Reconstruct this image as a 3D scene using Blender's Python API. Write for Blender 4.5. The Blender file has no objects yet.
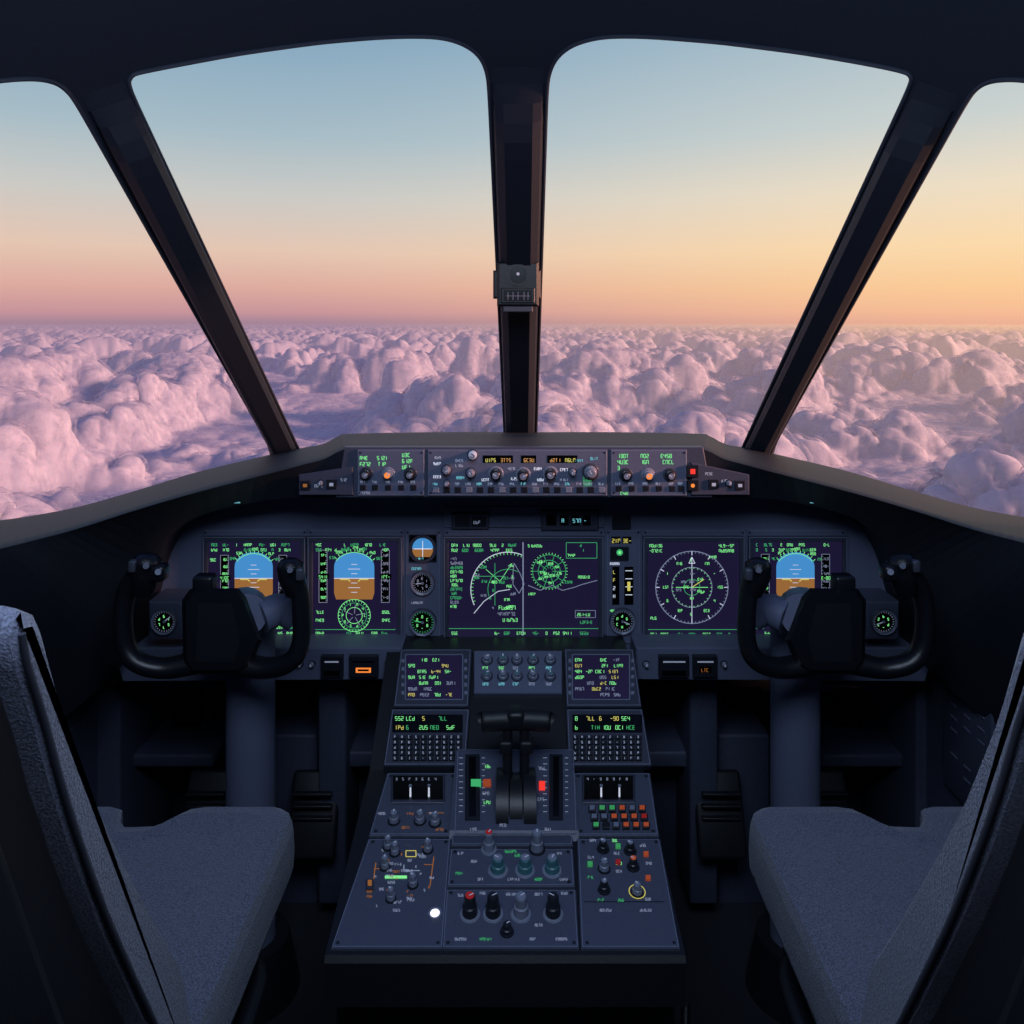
import bpy, bmesh, math, random
import numpy as np
from mathutils import Vector, Matrix
from mathutils.geometry import delaunay_2d_cdt
random.seed(7)
F=800.0; CX=512.0; CY=322.0; H=1.25   # survey constants: eye height above cockpit floor
scene=bpy.context.scene
try:
    scene.view_settings.view_transform='Standard'; scene.view_settings.look='None'
except Exception: pass

# ---------------------------------------------------------------- materials
def s2l(c):
    return tuple(((v/255)/12.92 if v/255<=0.04045 else ((v/255+0.055)/1.055)**2.4) for v in c)
M={}
def mat(name,col,rough=0.5,metal=0.0,emit=None,es=1.0,bump=0,bscale=200,var=0.0,spec=0.5,sheen=0):
    m=bpy.data.materials.new(name); m.use_nodes=True
    nt=m.node_tree; b=nt.nodes['Principled BSDF']
    c=s2l(col)
    b.inputs['Base Color'].default_value=(*c,1)
    b.inputs['Roughness'].default_value=rough
    b.inputs['Metallic'].default_value=metal
    b.inputs['Specular IOR Level'].default_value=spec
    if sheen: b.inputs['Sheen Weight'].default_value=sheen
    if emit:
        b.inputs['Emission Color'].default_value=(*s2l(emit),1); b.inputs['Emission Strength'].default_value=es
    if bump or var:
        tc=nt.nodes.new('ShaderNodeTexCoord'); n=nt.nodes.new('ShaderNodeTexNoise')
        n.inputs['Scale'].default_value=bscale; n.inputs['Detail'].default_value=5
        nt.links.new(tc.outputs['Object'],n.inputs['Vector'])
        if bump:
            bp=nt.nodes.new('ShaderNodeBump'); bp.inputs['Strength'].default_value=bump; bp.inputs['Distance'].default_value=0.002
            nt.links.new(n.outputs['Fac'],bp.inputs['Height']); nt.links.new(bp.outputs['Normal'],b.inputs['Normal'])
        if var:
            r=nt.nodes.new('ShaderNodeValToRGB')
            r.color_ramp.elements[0].position=0.35;r.color_ramp.elements[1].position=0.65
            r.color_ramp.elements[0].color=(*[v*(1-var) for v in c],1); r.color_ramp.elements[1].color=(*[min(1,v*(1+var)) for v in c],1)
            nt.links.new(n.outputs['Fac'],r.inputs['Fac']); nt.links.new(r.outputs['Color'],b.inputs['Base Color'])
    M[name]=m; return m
mat('panel',(98,105,130),0.42,bump=0.15,bscale=400,var=0.08)
mat('panel_dark',(70,75,95),0.42,bump=0.15,bscale=400,var=0.08)
mat('pedestal',(78,84,104),0.42,bump=0.15,bscale=400,var=0.08)
mat('bezel',(60,65,82),0.4)
mat('edge',(125,133,158),0.35)
mat('black',(24,26,33),0.42,bump=0.1,bscale=300)
mat('hood',(30,34,45),0.55,bump=0.12,bscale=260,var=0.1,spec=.35)
mat('frame',(37,42,55),0.55,bump=0.08,bscale=150,var=0.06,spec=.3)
mat('gasket',(50,55,70),0.6)
mat('wall',(46,51,67),0.6,bump=0.1,bscale=80,var=0.08)
mat('wall2',(62,68,88),0.6,bump=0.1,bscale=80,var=0.08)
mat('floor',(32,35,44),0.8,bump=0.4,bscale=300,var=0.2)
mat('fabric',(88,92,110),0.95,bump=0.8,bscale=520,var=0.42,sheen=0.2,spec=.2)
mat('fabric_back_lit',(116,120,141),0.95,bump=0.7,bscale=520,var=0.35,sheen=0.2,spec=.2)  # seat fabric lightened for the backrest, standing in for light on its side
mat('piping',(52,55,68),0.7)
mat('shell',(22,24,31),0.5,bump=0.1,bscale=200)
mat('metal',(150,155,170),0.3,0.8)
mat('steel',(90,94,108),0.45,0.5)
mat('yoke',(20,22,29),0.35,bump=0.15,bscale=350)
mat('screen',(8,6,16),0.25,emit=(26,22,50),es=1.0)
mat('screen_blk',(6,6,8),0.25)
mat('green',(10,40,15),0.5,emit=(130,240,145),es=1.0)
mat('dgreen',(10,40,15),0.5,emit=(65,185,115),es=0.8)
mat('cyan',(10,30,35),0.5,emit=(120,210,225),es=0.8)
mat('white',(200,200,210),0.5,emit=(205,212,228),es=0.75)
mat('lwhite',(200,200,210),0.5,emit=(230,230,240),es=1.4)
mat('label',(170,176,195),0.6,emit=(145,153,175),es=0.42)
mat('yellow',(40,40,10),0.5,emit=(225,215,110),es=0.8)
mat('orange',(60,25,5),0.5,emit=(255,140,60),es=1.0)
mat('dorange',(60,25,5),0.5,emit=(225,165,100),es=0.7)
mat('amberlab',(150,90,40),0.5,emit=(200,125,60),es=0.35)
mat('redlit',(90,10,10),0.5,emit=(255,60,50),es=0.9)
mat('lamp',(80,120,130),0.5,emit=(110,180,195),es=0.7)
mat('sky_blue',(20,60,120),0.5,emit=(70,145,205),es=0.9)
mat('brown',(60,40,20),0.5,emit=(155,105,55),es=0.9)
mat('k_grey',(130,137,158),0.4)
mat('k_dark',(32,35,44),0.35)
mat('k_red',(195,42,42),0.4,emit=(220,50,45),es=0.12)
mat('k_green',(60,150,90),0.4,emit=(80,200,110),es=0.3)
mat('k_teal',(70,120,130),0.35)
mat('k_orange',(210,92,50),0.4,emit=(225,95,50),es=0.2)

# ---------------------------------------------------------------- helpers
def V(px,py,Y): return Vector(((px-CX)/F*Y,Y,(CY-py)/F*Y))
class MB:
    def __init__(s): s.v=[];s.f=[];s.m=[];s.names=[]
    def mi(s,n):
        if n not in s.names: s.names.append(n)
        return s.names.index(n)
    def add(s,vs,fs,m):
        o=len(s.v); s.v+= [tuple(p) for p in vs]; k=s.mi(m)
        for f in fs: s.f.append(tuple(i+o for i in f)); s.m.append(k)
    def poly(s,ps,m): s.add(ps,[tuple(range(len(ps)))],m)
    def loft(s,ra,rb,m,closed=True):
        n=len(ra); fs=[(i,(i+1)%n,n+(i+1)%n,n+i) for i in range(n if closed else n-1)]
        s.add(list(ra)+list(rb),fs,m)
    def prism(s,base,top,m,mt=None):
        s.loft(base,top,m); s.poly(top,mt or m); s.poly(list(reversed(base)),m)
    def bm(s,bm,m):
        bm.verts.ensure_lookup_table()
        s.add([v.co.copy() for v in bm.verts],[tuple(v.index for v in f.verts) for f in bm.faces],m); bm.free()
    def rbox(s,c,size,bev,m,rot=None,seg=3):
        b=bmesh.new(); bmesh.ops.create_cube(b,size=1)
        for v in b.verts: v.co=Vector((v.co.x*size[0],v.co.y*size[1],v.co.z*size[2]))
        if bev>0: bmesh.ops.bevel(b,geom=list(b.edges),offset=bev,segments=seg,affect='EDGES',profile=0.5)
        if rot is not None:
            for v in b.verts: v.co=rot@v.co
        for v in b.verts: v.co+=Vector(c)
        b.verts.index_update(); s.bm(b,m)
    def cyl(s,p0,p1,r0,r1,m,seg=20,mt=None):
        p0=Vector(p0);p1=Vector(p1);n=(p1-p0).normalized()
        u=n.orthogonal().normalized();w=n.cross(u)
        A=[p0+(u*math.cos(a)+w*math.sin(a))*r0 for a in [2*math.pi*i/seg for i in range(seg)]]
        B=[p1+(u*math.cos(a)+w*math.sin(a))*r1 for a in [2*math.pi*i/seg for i in range(seg)]]
        s.prism(A,B,m,mt)
    def sweep(s,pts,radii,m,seg=14,sub=6,flat=(1,1),up=Vector((0,1,0))):
        P=[Vector(p) for p in pts]
        if isinstance(radii,(int,float)): radii=[radii]*len(P)
        cp=[];cr=[]
        for i in range(len(P)-1):
            a=P[max(i-1,0)];b=P[i];c=P[i+1];d=P[min(i+2,len(P)-1)]
            for k in range(sub):
                t=k/sub
                cp.append(0.5*((2*b)+(c-a)*t+(2*a-5*b+4*c-d)*t*t+(3*b-a-3*c+d)*t**3)); cr.append(radii[i]*(1-t)+radii[i+1]*t)
        cp.append(P[-1]);cr.append(radii[-1])
        rings=[]
        for i,p in enumerate(cp):
            t=(cp[min(i+1,len(cp)-1)]-cp[max(i-1,0)]).normalized()
            u=up-t*up.dot(t)
            if u.length<1e-3: u=t.orthogonal()
            u.normalize(); w=t.cross(u)
            rings.append([p+(u*math.cos(a)*flat[0]+w*math.sin(a)*flat[1])*cr[i] for a in [2*math.pi*j/seg for j in range(seg)]])
        n0=len(rings); vs=[q for r in rings for q in r]; fs=[]
        for i in range(n0-1):
            for j in range(seg):
                fs.append((i*seg+j,i*seg+(j+1)%seg,(i+1)*seg+(j+1)%seg,(i+1)*seg+j))
        fs.append(tuple(reversed(range(seg)))); fs.append(tuple((n0-1)*seg+j for j in range(seg)))
        s.add(vs,fs,m)
    def build(s,name,parent=None,smooth=35,bevel=0,bseg=3):
        me=bpy.data.meshes.new(name)
        me.from_pydata([(x,y,z+H) for x,y,z in s.v],[],s.f)
        for n in s.names: me.materials.append(M[n])
        me.polygons.foreach_set('material_index',s.m)
        b=bmesh.new(); b.from_mesh(me)
        if bevel: bmesh.ops.remove_doubles(b,verts=b.verts,dist=1e-5)
        bmesh.ops.recalc_face_normals(b,faces=b.faces); b.to_mesh(me); b.free()
        if smooth:
            me.polygons.foreach_set('use_smooth',[True]*len(me.polygons))
            me.set_sharp_from_angle(angle=math.radians(smooth))
        me.update()
        o=bpy.data.objects.new(name,me); scene.collection.objects.link(o)
        if parent: o.parent=parent
        if bevel:
            md=o.modifiers.new('bev','BEVEL'); md.width=bevel; md.segments=bseg; md.limit_method='ANGLE'; md.angle_limit=math.radians(35)
            md.harden_normals=False
        return o
def empty(name):
    o=bpy.data.objects.new(name,None); scene.collection.objects.link(o); o.empty_display_size=0.1; return o

SEG={'0':'abcdef','1':'bc','2':'abged','3':'abgcd','4':'fgbc','5':'afgcd','6':'afgedc','7':'abc','8':'abcdefg','9':'abcfgd',
'A':'abcefg','C':'afed','E':'afged','F':'afge','H':'fbgec','L':'fed','P':'abgfe','U':'fbedc','-':'g','T':'aj','N':'febca','S':'afgcd','R':'afeb','D':'bcdeg','I':'j','O':'abcdef','B':'fgecd'}
SP={'a':((0,1),(1,1)),'b':((1,1),(1,.5)),'c':((1,.5),(1,0)),'d':((0,0),(1,0)),'e':((0,0),(0,.5)),'f':((0,.5),(0,1)),'g':((0,.5),(1,.5)),'j':((.5,0),(.5,1))}
class Pl:
    def __init__(s,p0,n,up=(0,0,1)):
        s.p=Vector(p0); s.n=Vector(n).normalized(); u=Vector(up); s.v=(u-s.n*u.dot(s.n)).normalized(); s.u=Vector((1,0,0))
    def pt(s,px,py,h=0):
        d=Vector(((px-CX)/F,1,(CY-py)/F)); t=s.p.dot(s.n)/d.dot(s.n); return d*t+s.n*h
    def sc(s,px,py): return s.pt(px,py).y/F
    def flat(s,mb,ps,h,m): mb.poly([s.pt(x,y,h) for x,y in ps],m)
    def rect(s,mb,x0,y0,x1,y1,h,m): s.flat(mb,[(x0,y0),(x1,y0),(x1,y1),(x0,y1)],h,m)
    def qbox(s,mb,c,h0,h1,m,ch=0.8,mt=None):
        cx=sum(p[0] for p in c)/4;cy=sum(p[1] for p in c)/4
        def ins(p): return (p[0]+(ch if p[0]<cx else -ch),p[1]+(ch*.7 if p[1]<cy else -ch*.7))
        b=[s.pt(x,y,h0) for x,y in c]; hm=h1-min(abs(h1-h0)*.4,ch*s.sc(cx,cy)); k=[s.pt(x,y,hm) for x,y in c]
        t=[s.pt(*ins(p),h1) for p in c]
        mb.loft(b,k,m); mb.loft(k,t,m); mb.poly(t,mt or m)
    def box(s,mb,x0,y0,x1,y1,h0,h1,m,ch=0.8,mt=None): s.qbox(mb,[(x0,y0),(x1,y0),(x1,y1),(x0,y1)],h0,h1,m,ch,mt)
    def line(s,mb,pts,w,h,m,closed=False):
        P=[s.pt(x,y,h) for x,y in pts]; sc=s.sc(*pts[0])*w*.5
        if closed: P.append(P[0])
        for a,b in zip(P[:-1],P[1:]):
            d=b-a
            if d.length<1e-7: continue
            d.normalize(); q=s.n.cross(d)*sc; mb.poly([a-q,b-q,b+q,a+q],m)
    def rectline(s,mb,x0,y0,x1,y1,w,h,m): s.line(mb,[(x0,y0),(x1,y0),(x1,y1),(x0,y1)],w,h,m,True)
    def circ(s,cx,cy,r,h,seg=28,a0=0,a1=360):
        c=s.pt(cx,cy,h);k=r*s.sc(cx,cy); full=(a1-a0)>=360
        n=seg if full else seg+1
        return [c+(s.u*math.cos(a)+s.v*math.sin(a))*k for a in [math.radians(a0+(a1-a0)*i/seg) for i in range(n)]]
    def disc(s,mb,cx,cy,r,h,m,seg=24): mb.poly(s.circ(cx,cy,r,h,seg),m)
    def ring(s,mb,cx,cy,r,w,h,m,a0=0,a1=360,seg=36):
        mb.loft(s.circ(cx,cy,r-w/2,h,seg,a0,a1),s.circ(cx,cy,r+w/2,h,seg,a0,a1),m,closed=(a1-a0)>=360)
    def ticks(s,mb,cx,cy,r0,r1,n,w,h,m,a0=0,a1=360):
        c=s.pt(cx,cy,h);k=s.sc(cx,cy)
        for i in range(n):
            a=math.radians(a0+(a1-a0)*i/n); d=s.u*math.cos(a)+s.v*math.sin(a); q=s.n.cross(d)*k*w*.5
            A=c+d*r0*k;B=c+d*r1*k; mb.poly([A-q,B-q,B+q,A+q],m)
    def knob(s,mb,cx,cy,r,hh,m,mt=None,base='k_dark',h0=0,ptr='label',ang=None):
        k=s.sc(cx,cy); c=s.pt(cx,cy,h0); n=s.n; seg=20
        def rg(rr,h): return [c+n*h+(s.u*math.cos(a)+s.v*math.sin(a))*rr*k for a in [2*math.pi*i/seg for i in range(seg)]]
        mb.prism(rg(r*1.45,0),rg(r*1.3,0.002),base)
        mb.loft(rg(r*1.1,0.002),rg(r*1.0,hh*.45),m); mb.loft(rg(r,hh*.45),rg(r*.82,hh*.5),m); mb.loft(rg(r*.82,hh*.5),rg(r*.78,hh*.92),m)
        mb.loft(rg(r*.78,hh*.92),rg(r*.62,hh),m); mb.poly(rg(r*.62,hh),mt or m)
        if ptr:
            a=math.radians(ang if ang is not None else random.choice([60,90,120,150,30])); d=s.u*math.cos(a)+s.v*math.sin(a); q=n.cross(d)*k*.5
            A=c+n*(hh+.0004)-d*r*.1*k; B=c+n*(hh+.0004)+d*r*.6*k; mb.poly([A-q,B-q,B+q,A+q],ptr)
    def text(s,mb,x,y,t,size,h,m,w=None):
        if isinstance(t,int):
            n=max(1,int(round(t*1.4))); size=size*.72
            t=''.join(random.choice('0123456789ACEFHLPUTNSRDOB-I1') for _ in range(n))
        cw=size*.5; ww=w or max(.48,size*.16)
        for ch in t:
            for g in SEG.get(ch,''):
                a,b=SP[g]; s.line(mb,[(x+a[0]*cw,y-a[1]*size),(x+b[0]*cw,y-b[1]*size)],ww,h,m)
            x+=cw*1.6

# ---------------------------------------------------------------- windshield shell
KB=0.8; KS=1.05; Y0=2.3
def shell(px,py,off=0.0):
    a=(px-CX)/F;c=(CY-py)/F
    A=KB*a*a;B=1+KS*c;C=-(Y0-KS*0.31)
    Y=(-C/B) if A<1e-9 else (-B+math.sqrt(B*B-4*A*C))/(2*A)
    p=Vector((a*Y,Y,c*Y))
    if off:
        n=Vector((2*KB*p.x,1,KS)).normalized(); p=p+n*off
    return p
def inpoly(x,y,P):
    r=False;j=len(P)-1
    for i in range(len(P)):
        xi,yi=P[i];xj,yj=P[j]
        if (yi>y)!=(yj>y) and x<(xj-xi)*(y-yi)/(yj-yi)+xi: r=not r
        j=i
    return r
def dens(P,step=18):
    o=[]
    for i in range(len(P)):
        a=P[i];b=P[(i+1)%len(P)];n=max(1,int(math.hypot(a[0]-b[0],a[1]-b[1])/step))
        for k in range(n): o.append((a[0]+(b[0]-a[0])*k/n,a[1]+(b[1]-a[1])*k/n))
    return o
def chaikin(P,n=2):
    for _ in range(n):
        o=[]
        for i in range(len(P)):
            a=P[i];b=P[(i+1)%len(P)]
            L=math.hypot(a[0]-b[0],a[1]-b[1]); t=min(.25,12/L)
            o.append((a[0]*(1-t)+b[0]*t,a[1]*(1-t)+b[1]*t)); o.append((a[0]*t+b[0]*(1-t),a[1]*t+b[1]*(1-t)))
        P=o
    return P
WLF=[(127,84),(131,75),(139,72),(180,64),(240,53),(320,42),(380,37),(420,36),(446,38),(466,45),(480,56),(487,72),(489,94),(505,445),(506,475),(311,475),(299,450)]
WRF=[(547,94),(549,74),(556,58),(570,46),(590,39),(612,36),(650,36.5),(720,42),(800,52),(860,62),(905,71),(912,76),(911,84),(742,449),(730,475),(535,475),(536,445)]
WLS=[(-160,122),(-100,100),(-40,86),(0,80),(32,78),(52,81),(66,89),(76,102),(272,450),(280,478),(140,510),(60,530),(0,540),(-100,560),(-170,570)]
WRS=[(1186,122),(1126,100),(1066,87),(1026,80),(1008,79),(990,81),(976,88),(966,102),(771,450),(763,478),(900,508),(980,530),(1040,540),(1140,560),(1196,570)]
WINS=[chaikin(w) for w in (WLF,WRF,WLS,WRS)]
PX0,PX1,PY0,PY1=-320,1344,-160,640
def shell_tris(outer,holes,grid=34):
    loops=[dens(outer,30)]+[dens(h,14) for h in holes]
    vs=[];es=[]
    for L in loops:
        o=len(vs); vs+=L; es+=[(o+i,o+(i+1)%len(L)) for i in range(len(L))]
    xs=[p[0] for p in outer];ys=[p[1] for p in outer]
    x=min(xs)+grid/2
    while x<max(xs):
        y=min(ys)+grid/2
        while y<max(ys):
            if inpoly(x,y,outer) and not any(inpoly(x,y,h) for h in holes): vs.append((x,y))
            y+=grid
        x+=grid
    r=delaunay_2d_cdt([Vector(p) for p in vs],es,[],0,1e-4)
    ov=[(p.x,p.y) for p in r[0]]; fs=[]
    for f in r[2]:
        cx=sum(ov[i][0] for i in f)/len(f);cy=sum(ov[i][1] for i in f)/len(f)
        if inpoly(cx,cy,outer) and not any(inpoly(cx,cy,h) for h in holes): fs.append(tuple(f))
    return ov,fs
outer=[(PX0,PY0),(PX1,PY0),(PX1,PY1),(PX0,PY1)]
ov,fs=shell_tris(outer,WINS)
mb=MB()
inn=[shell(*p) for p in ov]; out=[shell(*p,0.05) for p in ov]; n=len(ov)
ec={}
for f in fs:
    for i in range(len(f)):
        e=(f[i],f[(i+1)%len(f)]); k=tuple(sorted(e)); ec.setdefault(k,[]).append(e)
side=[(e[0][0],e[0][1],e[0][1]+n,e[0][0]+n) for e in ec.values() if len(e)==1]
mb.add(inn+out,fs+[tuple(i+n for i in reversed(f)) for f in fs]+side,'frame')
wf=empty('windshield_frame')
mb.build('frame_shell',wf,smooth=30)
def post(name,top,bot,hh=0.035,ins=0.22,steps=10):
    mb=MB(); secs=[]
    for i in range(steps+1):
        t=i/steps; l=top[0]*(1-t)+bot[0]*t; r=top[1]*(1-t)+bot[1]*t; yl=top[2]*(1-t)+bot[2]*t; yr=top[3]*(1-t)+bot[3]*t
        w=r-l; dy=yr-yl; k=min(1,t*5+.02); k=k*k*(3-2*k)
        secs.append([shell(l,yl,0.0),shell(l+w*.06,yl+dy*.06,-hh*.6*k),shell(l+w*ins,yl+dy*ins,-hh*k),shell(r-w*ins,yr-dy*ins,-hh*k),shell(r-w*.06,yr-dy*.06,-hh*.6*k),shell(r,yr,0.0)])
    for a,b in zip(secs[:-1],secs[1:]): mb.loft(a,b,'frame',closed=False)
    mb.poly(secs[0],'frame'); mb.poly(secs[-1],'frame')
    mb.build(name,wf,smooth=20)
post('center_post',(490,546,66,66),(506,534,470,470),steps=24)
post('left_post',(79,126,96,80),(276,303,462,462),steps=24)
post('right_post',(963,916,96,80),(766,738,462,462),steps=24)
for i,w in enumerate(WINS):
    mb=MB(); L=dens(w,25); L=L+[L[0]]
    mb.sweep([shell(x,y,-0.002) for x,y in L],0.0035,'gasket',seg=6,sub=1)
    mb.build('gasket_%d'%(i+1),wf)
    cx=sum(p[0] for p in w)/len(w);cy=sum(p[1] for p in w)/len(w)
    big=[(cx+(x-cx)*1.02,cy+(y-cy)*1.02) for x,y in w]
    gv,gf=shell_tris(big,[],60); g=MB(); M.setdefault('glass',None)
    if M['glass'] is None:
        m=bpy.data.materials.new('window_glass'); m.use_nodes=True; nt=m.node_tree; nt.nodes.clear()
        o=nt.nodes.new('ShaderNodeOutputMaterial');t=nt.nodes.new('ShaderNodeBsdfTransparent');gl=nt.nodes.new('ShaderNodeBsdfGlossy');mx=nt.nodes.new('ShaderNodeMixShader')
        gl.inputs['Roughness'].default_value=0.02; mx.inputs[0].default_value=0.012; t.inputs[0].default_value=(0.99,0.99,1,1)
        nt.links.new(t.outputs[0],mx.inputs[1]);nt.links.new(gl.outputs[0],mx.inputs[2]);nt.links.new(mx.outputs[0],o.inputs[0]); M['glass']=m
    g.add([shell(x,y,0.02) for x,y in gv],gf,'glass'); g.build('window_%d'%(i+1),smooth=60)

# ---------------------------------------------------------------- room shell
YB=-0.8
for nm,px in (('wall_left',PX0),('wall_right',PX1)):
    mb=MB(); E=[shell(px,PY0+(PY1-PY0)*i/12) for i in range(13)]
    bx=E[-1].x; A=E+[Vector((bx,E[-1].y,-H))]; B=[Vector((p.x,YB,p.z)) for p in E]+[Vector((bx,YB,-H))]
    mb.loft(A,B,'wall',closed=False)
    zt=E[-1].z
    mb.poly([Vector((bx,E[-1].y-.02,zt)),Vector((bx,1.5,-.62)),Vector((bx,2.36,-.86)),Vector((bx,2.36,-H)),Vector((bx,E[-1].y-.02,-H))],'wall')
    mb.build(nm,smooth=40)
WX=abs(bx)
mb=MB(); E=[shell(PX0+(PX1-PX0)*i/24,PY0) for i in range(25)]
mb.loft(E,[Vector((p.x,YB,p.z)) for p in E],'frame',closed=False)
mb.build('ceiling',smooth=60)
mb=MB(); mb.rbox((0,0.78,-H-0.02),(2*WX+.1,3.2,0.04),0,'floor'); mb.build('floor',smooth=0)
mb=MB(); mb.rbox((0,2.37,-0.93),(2*WX+.1,0.04,0.70),0,'wall'); mb.build('wall_front',smooth=0)
mb=MB(); mb.rbox((0,YB-.02,-.25),(2*WX+.1,0.04,2.1),0,'wall'); mb.build('wall_back',smooth=0)

# ---------------------------------------------------------------- glareshield
ST=[
 ((512,431),(512,446,1.52),(512,497,1.54)),
 ((440,431),(440,446,1.52),(440,497,1.54)),
 ((352,432.5),(356,447,1.52),(354,497,1.54)),
 ((338,435),(340,449,1.52),(338,497,1.54)),
 ((322,443),(324,457,1.52),(318,498,1.545)),
 ((300,447),(302,463,1.515),(295,498,1.55)),
 ((272,453),(272,471,1.50),(262,501,1.555)),
 ((200,470),(198,490,1.46),(208,513,1.56)),
 ((140,488),(136,508,1.40),(174,532,1.56)),
 ((80,505),(76,527,1.33),(152,566,1.56)),
 ((40,513),(34,538,1.26),(138,610,1.55)),
 ((0,519),(-10,549,1.18),(118,668,1.53)),
 ((-60,526),(-80,568,1.08),(40,735,1.40)),
 ((-150,536),(-190,600,0.95),(-60,780,1.20)),
 ((-300,545),(-420,690,0.74),(-300,860,0.90)),
]
def crsp(L,sub=4):
    o=[]
    for i in range(len(L)-1):
        a=L[max(i-1,0)];b=L[i];c=L[i+1];d=L[min(i+2,len(L)-1)]
        for k in range(sub):
            t=k/sub; o.append(tuple(0.5*((2*b[j])+(c[j]-a[j])*t+(2*a[j]-5*b[j]+4*c[j]-d[j])*t*t+(3*b[j]-a[j]-3*c[j]+d[j])*t**3) for j in range(len(b))))
    o.append(L[-1]); return o
def gsec(pa,pb,pc):
    pd=Vector((pc.x,1.67,pc.z)) if pc.y>1.35 else pc+Vector((0,.1,0))
    return [pa+Vector((0,0,-.25)),pa,pa.lerp(pb,.5)+Vector((0,0,.004)),pa.lerp(pb,.9),pa.lerp(pb,.97)+Vector((0,0,-.0015)),pb+Vector((0,0.002,-.004)),pb.lerp(pc,.12),pb.lerp(pc,.9),pc,pc.lerp(pd,.06)+Vector((0,0,.003)),pd]
def glare(mirror):
    mb=MB(); f=(lambda x:1048-x) if mirror else (lambda x:x)
    A=crsp([s[0] for s in ST]);B=crsp([s[1] for s in ST]);C=crsp([s[2] for s in ST]); secs=[]
    for a,b,c in zip(A,B,C):
        if mirror and a[0]>=505: a=(524,a[1])
        secs.append(gsec(shell(f(a[0]),a[1],-0.004),V(f(b[0]),b[1],b[2]),V(f(c[0]),c[1],c[2])))
    for s,t in zip(secs[:-1],secs[1:]): mb.loft(s,t,'hood',closed=False)
    return mb
gs=empty('glareshield')
glare(False).build('coaming_left',gs,smooth=50); glare(True).build('coaming_right',gs,smooth=50)
mb=MB()
secs=[gsec(shell(*A_,-0.004),V(*B_),V(*C_)) for A_,B_,C_ in [((512,431),(512,446,1.52),(512,497,1.54)),((536,431),(536,446,1.52),(536,497,1.54))]]
mb.loft(secs[0],secs[1],'hood',closed=False); mb.build('coaming_center',gs,smooth=50)
mb=MB()
for x in (235,815): mb.rbox(V(x,502,1.552),(.022,.008,.004),.0015,'lamp'); mb.rbox(V(x,500,1.56),(.04,.012,.008),.003,'bezel')
mb.build('map_lamps',gs)

G=Pl((0,1.518,0),(0,-1,0))
mcp=empty('autopilot_control_panel')
mb=MB()
G.qbox(mb,[(345,447),(703,447),(712,497),(336,497)],-0.015,0.004,'panel_dark',1)
for x0,x1 in ((358,425),(428,607),(610,686)):
    G.box(mb,x0,449,x1,495,0.004,0.009,'panel',1); G.rectline(mb,x0+1.3,450,x1-1.3,494,.5,.0092,'edge')
    for xx in (x0+3,x1-3):
        for yy in (452,492): G.disc(mb,xx,yy,1.1,0.0095,'k_dark',8)
G.qbox(mb,[(300,474),(354,466),(354,494),(300,494)],0.0,0.010,'panel_dark',1)
G.qbox(mb,[(690,462),(748,474),(748,494),(690,494)],0.0,0.010,'panel_dark',1)
h=0.0095
for (x,y,nn) in ((361,459,2),(378,459,3),(403,456,2),(379,465,2),(403,462,3),(361,465,3),(403,468,2)): G.text(mb,x,y,nn,4.8,h,'green',.6)
G.text(mb,361,493,4,3,h,'label')
for x in (367,389,411): G.knob(mb,x,473,4.8,.016,'k_dark' if x!=389 else 'k_grey','k_grey' if x!=389 else 'orange',base='k_grey' if x==389 else 'bezel',h0=.009)
for x in (364,376,389,402,414): G.box(mb,x-3,484,x+3,489,.009,.012,'k_dark',.5); G.text(mb,x-3,482,2,2.8,h,'label')
for x,t in ((484,''),(499,'OR'),(522,'OR'),(548,'OR'),(563,'')):
    G.rect(mb,x-1,454.5,x+14,462,h,'screen_blk'); G.text(mb,x+2,461,3,4.6,h+.0004,'dorange' if t else 'yellow',.6)
for x,y,r,m in ((447,469,4,'k_grey'),(473,454,4,'label'),(471,472,4,'k_grey'),(496,473,5.4,'k_dark'),(523,474,5.4,'k_dark'),(550,473,5.4,'k_dark'),(572,471,3,'k_grey'),(590,471,6,'k_grey'),(447,482,2.6,'k_grey')):
    G.knob(mb,x,y,r,.018,m,'k_grey',base='bezel' if m!='k_dark' else 'k_grey',h0=.009)
for i,x in enumerate(range(436,602,11)):
    G.box(mb,x-3,486,x+3.5,491.5,.009,.012,'k_dark' if i%3 else 'k_grey',.5)
    G.text(mb,x-3,484,2,3,h,'cyan' if i%4==0 else 'label')
for x,y in ((434,458),(434,464),(456,461),(456,466),(508,469),(510,479),(534,469),(536,480),(560,470),(575,461),(590,459),(457,478),(482,480),(583,484),(560,480),(434,477)): G.text(mb,x,y,3,3.4,h,random.choice(['label','cyan','label','white']))
for y in (477,481,485): G.text(mb,583,y,3,3.6,h,'dgreen')
for (x,y,nn) in ((617,457,3),(617,463,3),(640,457,2),(640,463,2),(660,457,3),(662,463,3),(617,469,1)): G.text(mb,x,y,nn,5,h,'green',.6)
for x in (625,647,669): G.knob(mb,x,474,4.8,.016,'k_dark' if x!=647 else 'k_grey','k_grey' if x!=647 else 'orange',base='k_grey' if x==647 else 'bezel',h0=.009)
for x in (618,631,645,658,671,680): G.box(mb,x-3,485,x+3,490,.009,.012,'k_dark',.5); G.text(mb,x-3,483.5,2,2.8,h,'label')
G.text(mb,620,493.5,3,3.4,h,'green')
h=.0105
for x,y in ((307,484),(333,483),(712,483),(738,484)):
    G.box(mb,x-5,y-4.5,x+5,y+4.5,.010,.014,'k_dark',.6); G.rect(mb,x-2,y-1.6,x+2,y+1.6,.0145,'amberlab' if x<320 else 'label')
G.box(mb,685,464,697,476,.010,.015,'k_dark',.6); G.rect(mb,688.5,467.5,693.5,472.5,.0155,'redlit')
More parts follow.
